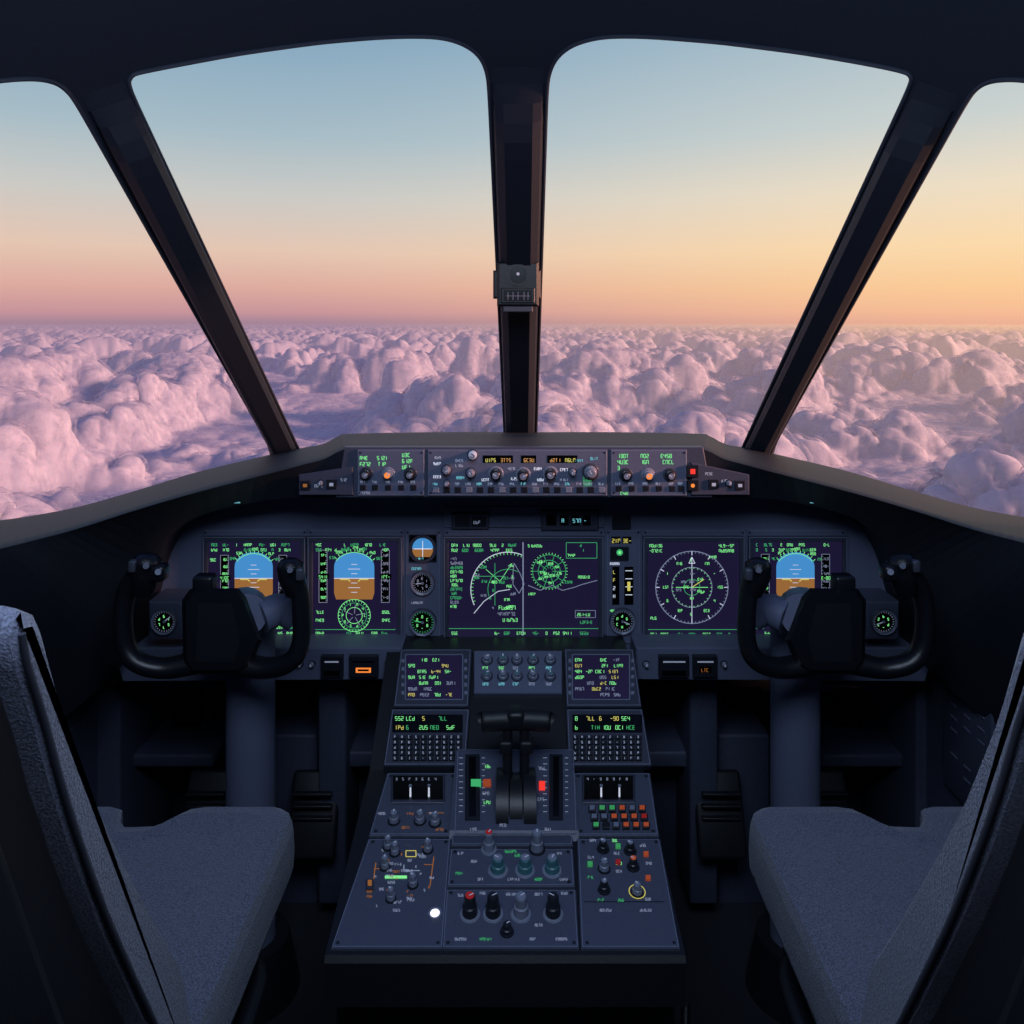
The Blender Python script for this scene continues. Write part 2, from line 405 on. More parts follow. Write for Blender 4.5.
G.box(mb,686,479,697,489,.010,.015,'k_dark',.6); G.disc(mb,691,484,2,.0155,'orange')
G.text(mb,316,486,3,3.6,h,'label'); G.text(mb,342,480,2,3.6,h,'label'); G.text(mb,720,481,2,3.6,h,'label'); G.text(mb,704,474,3,3.4,h,'label')
G.knob(mb,322,482,2.5,.01,'k_grey',h0=.01); G.knob(mb,727,482,2.5,.01,'k_grey',h0=.01)
mb.build('control_faces',mcp,smooth=30)

# ---------------------------------------------------------------- main panel
P=Pl((0,1.65,0),(0,-1,0))
mip=empty('instrument_panel')
mb=MB()
ol=[(140,662),(140,600),(155,552),(180,520),(220,500),(270,490),(330,485),(718,485),(778,490),(828,500),(868,520),(893,552),(908,600),(908,662)]
top=[P.pt(x,y,0) for x,y in ol]; bot=[P.pt(x,y,-.05) for x,y in ol]; mb.prism(bot,top,'panel')
for x0,y0,x1,y1 in ((204,529,307,643),(309,529,404,643),(406,529,441,643),(444,529,604,643),(606,529,640,643),(642,529,745,643),(747,529,845,643),(444,506,604,527)):
    P.box(mb,x0,y0,x1,y1,0,.004,'panel',1); P.rectline(mb,x0+1,y0+1,x1-1,y1-1,.5,.0043,'edge')
for x in (206,305,311,402,408,439,447,601,608,638,645,742,749,842):
    for y in (532,640): P.disc(mb,x,y,1.2,.0046,'k_dark',8)
P.box(mb,452,512,489,528,.004,.012,'bezel',1); P.box(mb,456,515,470,525,.012,.014,'k_dark',.5); P.box(mb,472,515,486,525,.012,.014,'k_dark',.5); P.text(mb,474,522,2,4,.0145,'label')
P.box(mb,541,509,598,529,.004,.012,'bezel',1); P.rect(mb,546,513,556,524,.0125,'screen_blk')
for x in (560,571,582): P.rect(mb,x,514,x+8,524,.0125,'screen_blk'); P.text(mb,x+1.5,521,1 if x!=571 else 2,5,.013,'cyan')
P.box(mb,612,516,630,528,.004,.010,'k_dark',.6)
P.rect(mb,410,535,436,560,.0045,'screen_blk'); P.box(mb,409,534,437,562,.004,.0042,'k_dark',.5)
P.ring(mb,423,548,12.5,3,.008,'bezel')
dome=[(412.5,548)]+[(423-10.5*math.cos(a),548-11*math.sin(a)) for a in [math.pi*i/12 for i in range(1,12)]]+[(433.5,548)]
P.flat(mb,dome,.006,'sky_blue'); P.flat(mb,[(x,1096-y) for x,y in dome],.006,'brown'); P.line(mb,[(414,548),(432,548)],1,.0065,'white'); P.line(mb,[(423,540),(423,556)],.8,.0065,'white'); P.rect(mb,413,556,433,559,.0068,'screen_blk'); P.text(mb,415,558.5,4,2.6,.007,'cyan')
def gauge(cx,cy,r,hh=.004,col='white',gc='green'):
    P.disc(mb,cx,cy,r,hh+.003,'screen_blk'); 
    mb.loft(P.circ(cx,cy,r+2.4,hh),P.circ(cx,cy,r+1.5,hh+.008),'bezel'); mb.loft(P.circ(cx,cy,r+1.5,hh+.008),P.circ(cx,cy,r-.5,hh+.006),'edge'); mb.loft(P.circ(cx,cy,r-.5,hh+.006),P.circ(cx,cy,r-.8,hh+.003),'k_dark')
    P.ticks(mb,cx,cy,r*.8,r*.95,24,.5,hh+.0035,col); 
    for a in (30,90,150,210,270,330): P.text(mb,cx+r*.5*math.cos(math.radians(a))-1,cy-r*.5*math.sin(math.radians(a))+1.5,1,3.4,hh+.0035,gc)
    a=math.radians(random.uniform(0,360)); P.line(mb,[(cx,cy),(cx+r*.7*math.cos(a),cy-r*.7*math.sin(a))],1,hh+.004,col); P.disc(mb,cx,cy,1.5,hh+.0045,'k_grey',10)
gauge(423,582,10,col='label',gc='label'); gauge(423,621,11.5,gc='green',col='dgreen'); gauge(622,620,11,gc='green',col='label')
P.text(mb,412,569,4,2.8,.0046,'cyan'); P.text(mb,412,603,5,2.8,.0046,'label'); P.text(mb,412,639,5,2.8,.0046,'label')
for x in (611,622): P.rect(mb,x,536,x+9,543,.0046,'screen_blk'); P.text(mb,x+1,542,2,5,.005,'yellow',.6)
P.box(mb,610,546,628,559,.004,.010,'k_dark',.8); P.disc(mb,619,551,3.2,.0105,'dgreen',14); P.disc(mb,619,551,1.6,.0108,'green',10)
P.rect(mb,612,566,619,604,.0046,'screen_blk'); P.rect(mb,624,566,633,604,.0046,'screen_blk')
for y in (573,581,589,597): P.text(mb,613,y,1,4.6,.005,random.choice(['yellow','white'])); P.line(mb,[(625,y-3),(632,y-3)],.8,.005,'white')
P.rect(mb,627,581,630,590,.0052,'yellow'); P.text(mb,610,564,4,2.8,.0046,'white'); P.text(mb,610,611,5,2.8,.0046,'green')
mb.build('panel_board',mip,smooth=30)

# ---------------------------------------------------------------- displays
def display(name,x0,y0,x1,y1):
    e=empty(name); mb=MB()
    b=5
    for (a,c,d,f) in ((x0-b,y0-b,x1+b,y0),(x0-b,y1,x1+b,y1+b),(x0-b,y0,x0,y1),(x1,y0,x1+b,y1)):
        P.box(mb,a,c,d,f,.004,.013,'bezel',.7)
    P.rectline(mb,x0-b+.8,y0-b+.8,x1+b-.8,y1+b-.8,.7,.0133,'edge')
    mb.build('bezel',e,smooth=30)
    mb=MB(); P.rect(mb,x0-.5,y0-.5,x1+.5,y1+.5,.008,'screen'); mb.build('screen_glass',e,smooth=0)
    return e,MB()
HS=.0084
def adi(mb,cx,cy,w,up,dn):
    pts=[(cx-w,cy)]+[(cx-w,cy-up*.45)]+[(cx-w*math.cos(a),cy-up*.45-up*.55*math.sin(a)) for a in [math.pi*i/14 for i in range(1,14)]]+[(cx+w,cy-up*.45),(cx+w,cy)]
    P.flat(mb,pts,HS,'sky_blue')
    P.flat(mb,[(cx-w,cy),(cx+w,cy),(cx+w,cy+dn*.7),(cx+w*.9,cy+dn),(cx-w*.9,cy+dn),(cx-w,cy+dn*.7)],HS,'brown')
    h=HS+.0004
    P.line(mb,[(cx-w,cy),(cx+w,cy)],.8,h,'white')
    for k in (-3,-2,-1,1,2,3):
        ww=w*(.3 if k%2==0 else .15); P.line(mb,[(cx-ww,cy+k*dn*.22),(cx+ww,cy+k*dn*.22)],.6,h,'white')
    P.line(mb,[(cx-w*.7,cy+1),(cx-w*.3,cy+1),(cx-w*.2,cy+3)],1.2,h+.0003,'yellow'); P.line(mb,[(cx+w*.7,cy+1),(cx+w*.3,cy+1),(cx+w*.2,cy+3)],1.2,h+.0003,'yellow')
    P.ring(mb,cx,cy-up*.1,w*1.16,.6,h,'green',40,140,18); P.ticks(mb,cx,cy-up*.1,w*1.2,w*1.34,11,.6,h,'green',40,146)
    for k in range(7):
        a=math.radians(38+k*17); P.text(mb,cx+w*1.5*math.cos(a)-1.5,cy-up*.1-w*1.42*math.sin(a)+1.5,2,3.4,h,'green' if k%2 else 'dgreen')
def tapes(mb,cx,cy,w,hh):
    for s in (-1,1):
        x=cx+s*w
        P.rect(mb,x-4,cy-hh,x+4,cy+hh,HS,'screen_blk'); P.rectline(mb,x-4,cy-hh,x+4,cy+hh,.5,HS+.0002,'label')
        for k in range(-6,7): P.line(mb,[(x-s*4,cy+k*hh/6.6),(x-s*2.5,cy+k*hh/6.6)],.5,HS+.0003,'label')
        for k in range(-5,6,2): P.text(mb,x-2,cy+k*hh/6.2+1.2,2,3.2,HS+.0003,'label' if s>0 else 'green')
        P.rect(mb,x-5,cy-2.5,x+6,cy+2.5,HS+.0004,'screen_blk'); P.text(mb,x-4,cy+2,3,4,HS+.0006,'green')
def toprow(mb,x0,x1,y,n=5,sz=3.6):
    x=x0+1
    while x<x1-9:
        k=random.choice([1,2,2,3]); 
        if random.random()<.8: P.text(mb,x,y,k,sz,HS+.0002,random.choice(['green','green','green','dgreen','dgreen']))
        x+=k*3.6+random.uniform(2,6)
e,mb=display('flight_display',210,540,302,635)
adi(mb,255,577,19,26,20); tapes(mb,255,576,29,22); 
for y in (545,550): toprow(mb,212,300,y)
for y in (627,633): toprow(mb,212,300,y)
P.ring(mb,255,618,16,.7,HS,'green',20,160,20); P.ticks(mb,255,618,13,16,14,.5,HS,'green',20,160)
P.text(mb,212,560,2,3.6,HS,'green');P.text(mb,212,600,3,3.6,HS,'green');P.text(mb,288,605,3,3.6,HS,'green')
mb.build('symbology',e,smooth=0)
e,mb=display('flight_display',314,540,398,635)
adi(mb,355,577,20,26,21); tapes(mb,355,575,31,26)
for y in (545,550): toprow(mb,316,396,y)
for r in (8,16): P.ring(mb,355,614,r,.6,HS,'green')
P.ring(mb,355,614,12.5,.5,HS,'dgreen')
P.ticks(mb,355,614,14,16,30,.5,HS,'green'); P.ticks(mb,355,614,2,11,5,.6,HS,'label',12,372)
for a in range(0,360,36): P.text(mb,354+11*math.cos(math.radians(a)),615-11*math.sin(math.radians(a)),1,3.4,HS+.0002,'green')
for y in (612,620): P.text(mb,317,y,3,3.6,HS,'green'); P.text(mb,383,y,3,3.6,HS,'green')
P.line(mb,[(316,628),(396,628)],.5,HS,'dgreen'); toprow(mb,316,396,633)
mb.build('symbology',e,smooth=0)
e,mb=display('navigation_display',449,540,598,635)
P.line(mb,[(523,541),(523,634)],1.2,HS,'label')
for y in (545.5,550.5): toprow(mb,451,522,y,sz=3.8)
for y in (545.5,550.5,555.5): toprow(mb,566,597,y,sz=3.6)
P.rectline(mb,566,541.5,596.5,557,.5,HS,'dgreen'); P.text(mb,528,546,5,3.6,HS,'green')
for i in range(12): P.text(mb,451,559+i*4.3,random.choice([2,3,4]),3.6,HS,random.choice(['label','green','green','dgreen']))
P.ring(mb,508,588,37,.8,HS,'white',68,205,30); P.ticks(mb,508,588,34.5,37,24,.5,HS,'green',68,205); P.ring(mb,508,588,20,.5,HS,'dgreen',60,200,20)
P.line(mb,[(474,612),(484,600),(498,590),(510,588)],.7,HS,'white'); P.line(mb,[(486,568),(500,580),(512,562)],.5,HS,'green'); P.line(mb,[(514,562),(520,572),(524,583),(519,592),(513,583),(513,572)],.7,HS,'label',True)
P.line(mb,[(480,575),(505,575)],.5,HS,'dgreen');P.line(mb,[(495,562),(495,604)],.5,HS,'dgreen')
for _ in range(22): x=random.uniform(474,512);y=random.uniform(564,612); P.text(mb,x,y,random.choice([1,2,2]),3.3,HS+.0002,random.choice(['green','dgreen','label']))
P.text(mb,499,608,4,5,HS,'green'); P.text(mb,498,614,5,4.4,HS,'label'); P.text(mb,503,620,4,4.4,HS,'green')
for r in (6,11,16.5): P.ring(mb,549,570,r,.55,HS,'dgreen')
P.ticks(mb,549,570,3,17,10,.5,HS,'dgreen'); P.ticks(mb,549,570,17,18.5,36,.5,HS,'green')
for _ in range(12): a=random.uniform(0,6.28);r=random.uniform(3,15); P.text(mb,549+r*math.cos(a)-2,570+r*math.sin(a),2,3,HS+.0002,'green')
P.line(mb,[(528,584),(540,589),(552,584),(562,589),(574,586),(582,583),(597,579)],.7,HS,'label')
P.text(mb,578,577,4,3.4,HS,'green'); P.text(mb,528,594,3,3.4,HS,'green'); P.text(mb,565,582,3,3.2,HS,'dgreen')
P.rectline(mb,575,609,595,616,.5,HS,'label'); P.text(mb,577,614.5,4,3.8,HS,'green'); P.line(mb,[(449,627),(598,627)],.5,HS,'dgreen')
P.text(mb,580,622,4,3.6,HS,'dgreen')
toprow(mb,451,597,633,sz=3.8)
mb.build('symbology',e,smooth=0)
e,mb=display('flight_display',647,540,738,635)
P.ring(mb,691,586,36,.8,HS,'label'); P.ticks(mb,691,586,34,36,60,.5,HS,'label'); P.ticks(mb,691,586,32,36,12,.8,HS,'white'); P.ring(mb,691,586,20,.7,HS,'label'); P.ticks(mb,691,586,18.5,20,30,.5,HS,'green'); P.ring(mb,691,586,8,.5,HS,'dgreen')
P.line(mb,[(691,556),(691,618)],.7,HS,'white'); P.line(mb,[(675,586),(707,586)],.6,HS,'green'); P.line(mb,[(691,586),(703,578)],.8,HS,'yellow'); P.line(mb,[(691,556),(688,562),(694,562)],.7,HS,'white',True)
for a in range(0,360,30): P.text(mb,689.5+27*math.cos(math.radians(a)),587-27*math.sin(math.radians(a)),1 if a%60 else 2,3.4,HS,'green')
for _ in range(10): a=random.uniform(0,6.28);r=random.uniform(4,15); P.text(mb,690+r*math.cos(a)-2,586+r*math.sin(a),2,3.2,HS+.0002,random.choice(['green','label']))
for y in (546,551): P.text(mb,649,y,4,3.8,HS,'green'); P.text(mb,718,y,5,3.8,HS,'green')
P.text(mb,708,557,3,3.4,HS,'green'); P.text(mb,650,618,2,3.6,HS,'green'); P.line(mb,[(647,628),(738,628)],.5,HS,'dgreen'); toprow(mb,649,737,634)
mb.build('symbology',e,smooth=0)
e,mb=display('flight_display',752,540,840,635)
adi(mb,794,577,19,26,20); tapes(mb,794,576,30,23)
for y in (545,550): toprow(mb,754,838,y)
for y in (627,633): toprow(mb,754,838,y)
P.ring(mb,794,618,16,.7,HS,'green',20,160,20); P.text(mb,755,605,3,3.6,HS,'green')
mb.build('symbology',e,smooth=0)

# ---------------------------------------------------------------- lower panel lip
L=Pl((0,1.57,0),(0,-1,0))
mb=MB()
for q in ([(112,648),(402,648),(402,680),(122,682)],[(636,648),(936,648),(926,682),(636,680)]):
    L.qbox(mb,q,-.10,0,'panel',1.5)
for x0,x1,oc in ((322,344,None),(350,379,'orange'),(658,688,None),(692,716,'amberlab')):
    L.box(mb,x0,654,x1,675,0,.012,'k_dark',1); 
    L.rect(mb,x0+4,658.5,x1-4,660,.0124,'label' if oc!='orange' else 'screen_blk')
    if oc=='orange': L.rect(mb,x0+7,665,x1-7,670,.0124,'orange'); L.rect(mb,x0+9,666.5,x1-9,668.5,.0127,'screen_blk')
    elif oc: L.rect(mb,x0+6,664,x1-6,670,.0124,'screen_blk'); L.text(mb,x0+8,669,2,4.4,.0127,oc)
    else: L.rect(mb,x0+3,668,x1-3,673,.0124,'screen_blk')
for x in (300,312,388,646,724): L.knob(mb,x,664,2.6,.01,'k_grey')
mb.build('lower_lip',mip,smooth=30)
Q=Pl((0,1.55,0),(0,-1,0)); P_=P; P=Q
for cx in (165,883):
    mb=MB(); Q.box(mb,cx-17,602,cx+17,640,-.08,0,'panel_dark',2); gauge(cx,621,11,0,'label','green'); mb.build('clock_gauge',mip,smooth=30)
P=P_

# ---------------------------------------------------------------- footwell
fw=empty('footwell_structure'); mb=MB()
def vbox(x0,y0,x1,y1,Y,dep,m,bev=.006):
    a=V(x0,y0,Y);b=V(x1,y1,Y); c=(a+b)/2; mb.rbox((c.x,Y+dep/2,c.z),(abs(b.x-a.x),dep,abs(a.z-b.z)),bev,m)
vbox(60,640,400,860,1.98,.04,'wall'); vbox(640,640,975,860,1.98,.04,'wall')
for mx in (0,1):
    f=(lambda x:1036-x) if mx else (lambda x:x)
    def vb(x0,y0,x1,y1,Y,dep,m,bev=.006): 
        a,b=sorted((f(x0),f(x1))); vbox(a,y0,b,y1,Y,dep,m,bev)
    vb(318,678,346,905,1.66,.22,'wall2'); vb(266,735,318,905,1.72,.16,'wall2'); vb(92,690,120,900,1.66,.25,'wall2')
    vb(120,690,214,765,1.86,.03,'wall2'); vb(122,755,214,768,1.72,.16,'wall2'); vb(345,690,392,752,1.85,.03,'black'); vb(340,752,396,768,1.70,.18,'wall2')
    vb(345,768,396,880,1.8,.1,'wall')
    vb(172,690,200,750,1.84,.02,'screen_blk'); vb(272,690,312,728,1.84,.02,'screen_blk')
mb.build('liners',fw,smooth=30)
def pedals(cx):
    e=empty('rudder_pedals'); mb=MB()
    for s in (-1,1):
        x=cx+s*.11
        mb.rbox((x,1.66,-1.02),(.10,.02,.16),.008,'black',Matrix.Rotation(math.radians(-25),3,'X'))
        for k in range(5): mb.rbox((x,1.645,-1.07+k*.025),(.08,.012,.006),.002,'black')
        mb.cyl((x,1.68,-1.02),(x,1.95,-.98),.012,.012,'steel')
        mb.cyl((x,1.68,-1.08),(x,1.74,-1.245),.012,.012,'steel')
    mb.build('pedal_set',e)
pedals(-.52); pedals(.54)

for nm,s in (('side_console',-1),('side_console',1)):
    mb=MB(); z0=-H+.0; 
    prof=[(.86,z0),(.86,-.60),(.885,-.56),(1.13,-.52),(1.13,z0)]
    mb.prism([Vector((s*x,-.3,z)) for x,z in prof],[Vector((s*x,1.66,z)) for x,z in prof],'wall2')
    mb.rbox((s*.856,1.50,-.78),(.01,.16,.26),.003,'panel_dark')
    for k in range(8):
        for j in range(3): 
            if random.random()<.7: mb.rbox((s*.850,1.45+j*.045,-.69-k*.024),(.002,.02,.003),0,'panel')
    mb.build(nm,smooth=30)

# ---------------------------------------------------------------- centre pedestal
p1=Vector((0,1.38,-.7728)); p2=Vector((0,1.05,-.8308)); d=(p1-p2).normalized(); nrm=Vector((1,0,0)).cross(d)
PM=Pl(p1,nrm,d)
q1=Vector((0,1.57,-.6476)); dd=(q1-p1).normalized(); PC=Pl(p1,Vector((1,0,0)).cross(dd),dd)
ped=empty('center_pedestal')
mb=MB()
XL,XR=-.2455,.2275
def sec(x): return [Vector((x,1.05,-.8308)),Vector((x,1.38,-.7728)),Vector((x,1.57,-.6476)),Vector((x,1.66,-.645)),Vector((x,1.66,-H)),Vector((x,1.12,-H)),Vector((x,1.12,-.905)),Vector((x,1.045,-.895)),Vector((x,1.045,-.838))]
mb.prism(sec(XL),sec(XR),'black')
mb.build('body',ped,smooth=20)
mb=MB(); h=.004
def plate(c,m='pedestal',hh=.005): 
    PM.qbox(mb,c,0,hh,m,1.2)
    cx=sum(p[0] for p in c)/4;cy=sum(p[1] for p in c)/4
    PM.line(mb,[(x+(1.6 if x<cx else -1.6),y+(1.3 if y<cy else -1.3)) for x,y in c],.6,hh+.0003,'edge',True)
plate([(387,775),(458,775),(451,838),(369,838)]); plate([(368,841),(451,841),(443,951),(331,951)])
plate([(455,775),(571,775),(573,848),(451,848)],'panel_dark'); plate([(450,851),(573,851),(575,889),(447,889)]); plate([(446,892),(576,892),(579,951),(442,951)])
plate([(573,775),(650,775),(659,838),(576,838)]); plate([(577,841),(660,841),(680,951),(581,951)])
for x,y in [(391,779),(453,779),(446,834),(376,834),(373,845),(446,845),(438,946),(338,946),(455,855),(568,855),(569,885),(452,885),(451,896),(571,896),(574,946),(448,946),(578,779),(646,779),(653,834),(581,834),(583,845),(656,845),(674,946),(587,946)]:
    PM.disc(mb,x,y,1.8,.0057,'k_dark',10)
HM=.0056
for x0,x1 in ((393,443),(584,633)):
    PM.box(mb,x0-2,778,x1+2,807,.005,.008,'bezel',.8); PM.rect(mb,x0,780,x1,804,.0085,'screen_blk')
    for k in (.35,.72):
        x=x0+(x1-x0)*k; c=PM.pt(x,801,.008); t=c+Vector((0,.0,.018)); mb.cyl(c,t,.0016,.0013,'white',10); mb.rbox(t,(.005,.004,.004),.001,'k_grey')
    for k in range(7): PM.text(mb,x0+3+k*6.5,785,1,3.4,.009,'label')
def K(x,y,r,hh,m,mt=None,**k): PM.knob(mb,x,y,r,hh,m,mt,h0=.005,**k)
def lab(x,y,n,m='label',sz=3.4): PM.text(mb,x,y,n,sz,HM+.0003,m)
for x,y in ((394,824),(420,824),(395,856),(428,853),(385,870),(413,888),(391,902),(435,826),(388,850)): K(x,y,4 if y>840 else 4.5,.018,'k_grey','k_grey')
for x,y in ((406,818),(430,818),(378,818),(402,832),(436,834)): lab(x,y,3,random.choice(['label','amberlab']))
PM.line(mb,[(376,866),(372,895)],.9,HM+.0002,'amberlab'); PM.line(mb,[(434,860),(430,890)],.9,HM+.0002,'amberlab'); PM.line(mb,[(404,868),(404,874),(420,874)],.9,HM+.0002,'label')
PM.line(mb,[(374,872),(384,872)],.8,HM+.0002,'amberlab');PM.line(mb,[(433,868),(424,868)],.8,HM+.0002,'amberlab');PM.line(mb,[(428,816),(444,816)],.8,HM+.0002,'amberlab')
PM.rect(mb,385,879,407,882,HM+.0003,'green'); PM.rectline(mb,406,854,416,860,.8,HM+.0003,'yellow'); PM.box(mb,366,884,374,894,.005,.010,'bezel',1); PM.rect(mb,368,886,372,892,.0104,'amberlab')
PM.disc(mb,435,917,4.8,HM+.001,'lwhite',20); PM.ring(mb,435,917,6,1.4,HM+.0012,'edge')
for _ in range(40): lab(random.uniform(366,430),random.uniform(848,915),random.choice([1,2,3]),random.choice(['label','label','amberlab','label']),3.2)
K(489,852,5.5,.030,'k_grey','k_red',base='k_grey'); K(537,852,6,.030,'k_grey','k_grey')
for x in (498,525,552): K(x,873,7,.022,'k_teal','k_grey',base='k_grey')
for x,m in ((470,'k_red'),(493,'k_dark'),(521,'k_grey'),(553,'k_dark')): K(x,917,7.2,.030,m if m!='k_red' else 'k_dark',m,base='k_grey')
K(507,935,5,.014,'k_dark')
for x,y in ((458,858),(505,856),(515,860),(556,858),(470,866),(478,884),(508,884),(535,884),(560,884),(458,900),(480,898),(505,899),(535,899),(560,898),(455,944),(480,944),(530,944),(556,944),(535,930),(456,878)): lab(x,y,random.choice([2,3,4]),random.choice(['label','label','label','dgreen']))
random.seed(21)
cols=['k_orange','k_dark','k_grey','k_orange','k_orange','k_red','k_green','k_grey']
for r,y in enumerate((813,821.5,830)):
    for c in range(6):
        x=592+c*10+(r*2)
        PM.box(mb,x-3.6,y-3,x+3.6,y+3,.005,.010,'k_dark',.6)
        m=random.choice(cols)
        if m!='k_dark': PM.rect(mb,x-2.6,y-2.2,x+2.6,y+2.2,.0104,m)
for x,y,m in ((603,852,'k_dark'),(630,854,'k_dark'),(604,872,'k_grey'),(633,870,'k_orange'),(604,893,'k_dark'),(637,896,'k_grey')): K(x,y,4.6,.016,m if m!='k_orange' else 'k_dark','k_grey' if m!='k_orange' else m)
PM.ring(mb,637,895,8,.8,HM+.0003,'yellow',seg=20)
for x,y in ((640,850),(646,868),(616,868),(645,904),(588,862),(588,882),(618,905),(598,905),(612,845),(590,845),(616,876),(614,858)): lab(x,y,2,random.choice(['green','dgreen','label','label']),3.6)
for x,y,m in ((618,850,'k_green'),(646,858,'k_orange'),(618,866,'k_red'),(590,868,'k_green'),(648,882,'k_orange')): PM.box(mb,x-2.5,y-2,x+2.5,y+2,.005,.009,m,.5)
PM.line(mb,[(584,905),(664,905)],.8,HM,'k_dark')
for x,y in ((600,915),(640,915)): lab(x,y,4)
PC.box(mb,474,654,562,697,0,.012,'panel',1)
for i,x in enumerate((487,503,517,533,550)):
    for y in (664,680): PC.knob(mb,x,y,4.2,.014,'k_grey','k_grey' if (i+y//16)%2 else 'k_teal',base='bezel',h0=.012); PC.text(mb,x-4,y+9,2,3.4,.0125,random.choice(['label','cyan','green']))
mb.build('panels',ped,smooth=30)
def cdu(quad,kq,sx0,sx1,mir):
    e=empty('flight_management_keypad'); mb=MB()
    PC.qbox(mb,quad,0,.014,'bezel',1.2); 
    PC.line(mb,[(x+(1.5 if i in(0,3) else -1.5),y+(1.5 if i<2 else -1.5)) for i,(x,y) in enumerate(quad)],.6,.0144,'edge',True)
    PC.line(mb,[(x+(1.5 if i in(0,3) else -1.5),y+(1.5 if i<2 else -1.5)) for i,(x,y) in enumerate(kq)],.6,.0144,'edge',True)
    PC.rect(mb,sx0,660,sx1,703,.0145,'screen'); PC.rectline(mb,sx0-1,659,sx1+1,704,1,.0147,'edge')
    for i in range(7):
        y=666+i*5.8; x=sx0+2
        while x<sx1-14:
            k=random.choice([2,2,3])
            if random.random()<.75: PC.text(mb,x,y,k,4,.015,random.choice(['green','green','green','yellow','label']))
            x+=k*3.6+random.uniform(2,6)
    for i in range(5):
        y=664+i*8
        for x in (sx0-5,sx1+2.5): PC.box(mb,x,y,x+3,y+3.5,.014,.017,'k_grey',.4)
    PC.qbox(mb,kq,0,.014,'bezel',1.2)
    xa=(kq[0][0]+kq[3][0])/2+5; xb=(kq[1][0]+kq[2][0])/2-5
    PC.rect(mb,xa,719,xb,737,.0145,'screen_blk')
    for j,y in enumerate((725,734)):
        x=xa+3
        while x<xb-12: PC.text(mb,x,y,random.choice([1,2,2]),5.2,.015,random.choice(['green','green','dgreen','yellow']),.55); x+=random.choice([11,13,16])
    for r in range(5):
        for c in range(10):
            x=xa+(xb-xa)*(c+.5)/10; y=742.5+r*5.3
            PC.box(mb,x-2.9,y-2.0,x+2.9,y+2.0,.014,.018,'k_dark',.5); PC.text(mb,x-1.4,y+1.1,1,3,.0183,'label',.5)
    mb.build('keypad_unit',e,smooth=30)
cdu([(401,653),(472,653),(469,711),(394,711)],[(392,713),(470,713),(466,770),(384,770)],407,462,0)
cdu([(564,653),(633,653),(641,711),(566,711)],[(566,713),(642,713),(651,770),(568,770)],573,628,1)

tq=empty('throttle_quadrant'); mb=MB()
a=Vector((0,1.40,-.742)); b=Vector((0,1.225,-.795)); d=(a-b).normalized(); PQ=Pl(a,Vector((1,0,0)).cross(d),d)
def tsec(x,i=0): return [Vector((x,1.40,-.79)),Vector((x,1.40-i,-.748)),Vector((x,1.385-i,-.742)),Vector((x,1.24,-.788)),Vector((x,1.222,-.81))]
mb.prism(tsec(-.097),tsec(.103),'pedestal'); 
for x0,x1 in ((465,480),(549,563)):
    PQ.box(mb,x0,756,x1,822,0,.005,'k_dark',.8); PQ.rect(mb,x0+4,759,x1-4,819,.0054,'screen_blk')
    for k in range(10): PQ.line(mb,[(x0-6,760+k*6),(x0-2,760+k*6)],.7,.0046,'label'); PQ.line(mb,[(x1+2,760+k*6),(x1+5,760+k*6)],.7,.0046,'label')
PQ.box(mb,471,782,481,789,.003,.007,'dgreen',.5); PQ.box(mb,483,782,491,789,.0,.007,'k_orange',.5); PQ.box(mb,539,784,545,792,0,.007,'redlit',.5)
for x,y in ((500,829),(470,833),(545,833),(484,770),(483,797),(538,772),(484,806),(538,803)): PQ.text(mb,x,y,2,4,.0046,random.choice(['label','green','label']))
PQ.line(mb,[(458,752),(573,752),(576,835),(455,835)],.6,.0046,'edge',True)
cx=(516-512)/F*1.3
for k,dx in enumerate((-.022,.0,.022)):
    mb.cyl((cx+dx-.010,1.31,-.80),(cx+dx+.010,1.31,-.80),.062 if k!=1 else .055,.062 if k!=1 else .055,'black',40)
mb.build('housing',tq,smooth=30)
mb=MB()
for dx in (-.014,.014):
    mb.sweep([(cx+dx,1.305,-.78),(cx+dx,1.318,-.73),(cx+dx,1.33,-.675)],[.010,.009,.009],'black',seg=12,flat=(1.3,.9))
    mb.rbox((cx+dx*1.2,1.325,-.70),(.022,.03,.022),.005,'shell')
mb.sweep([(cx-.056,1.33,-.663),(cx-.053,1.33,-.663),(cx-.018,1.33,-.661),(cx+.018,1.33,-.661),(cx+.053,1.33,-.663),(cx+.056,1.33,-.663)],[.012,.0175,.017,.017,.0175,.012],'shell',seg=20,up=Vector((0,0,1)))
mb.rbox((cx,1.33,-.655),(.03,.036,.026),.008,'black')
mb.build('thrust_levers',tq,smooth=40)

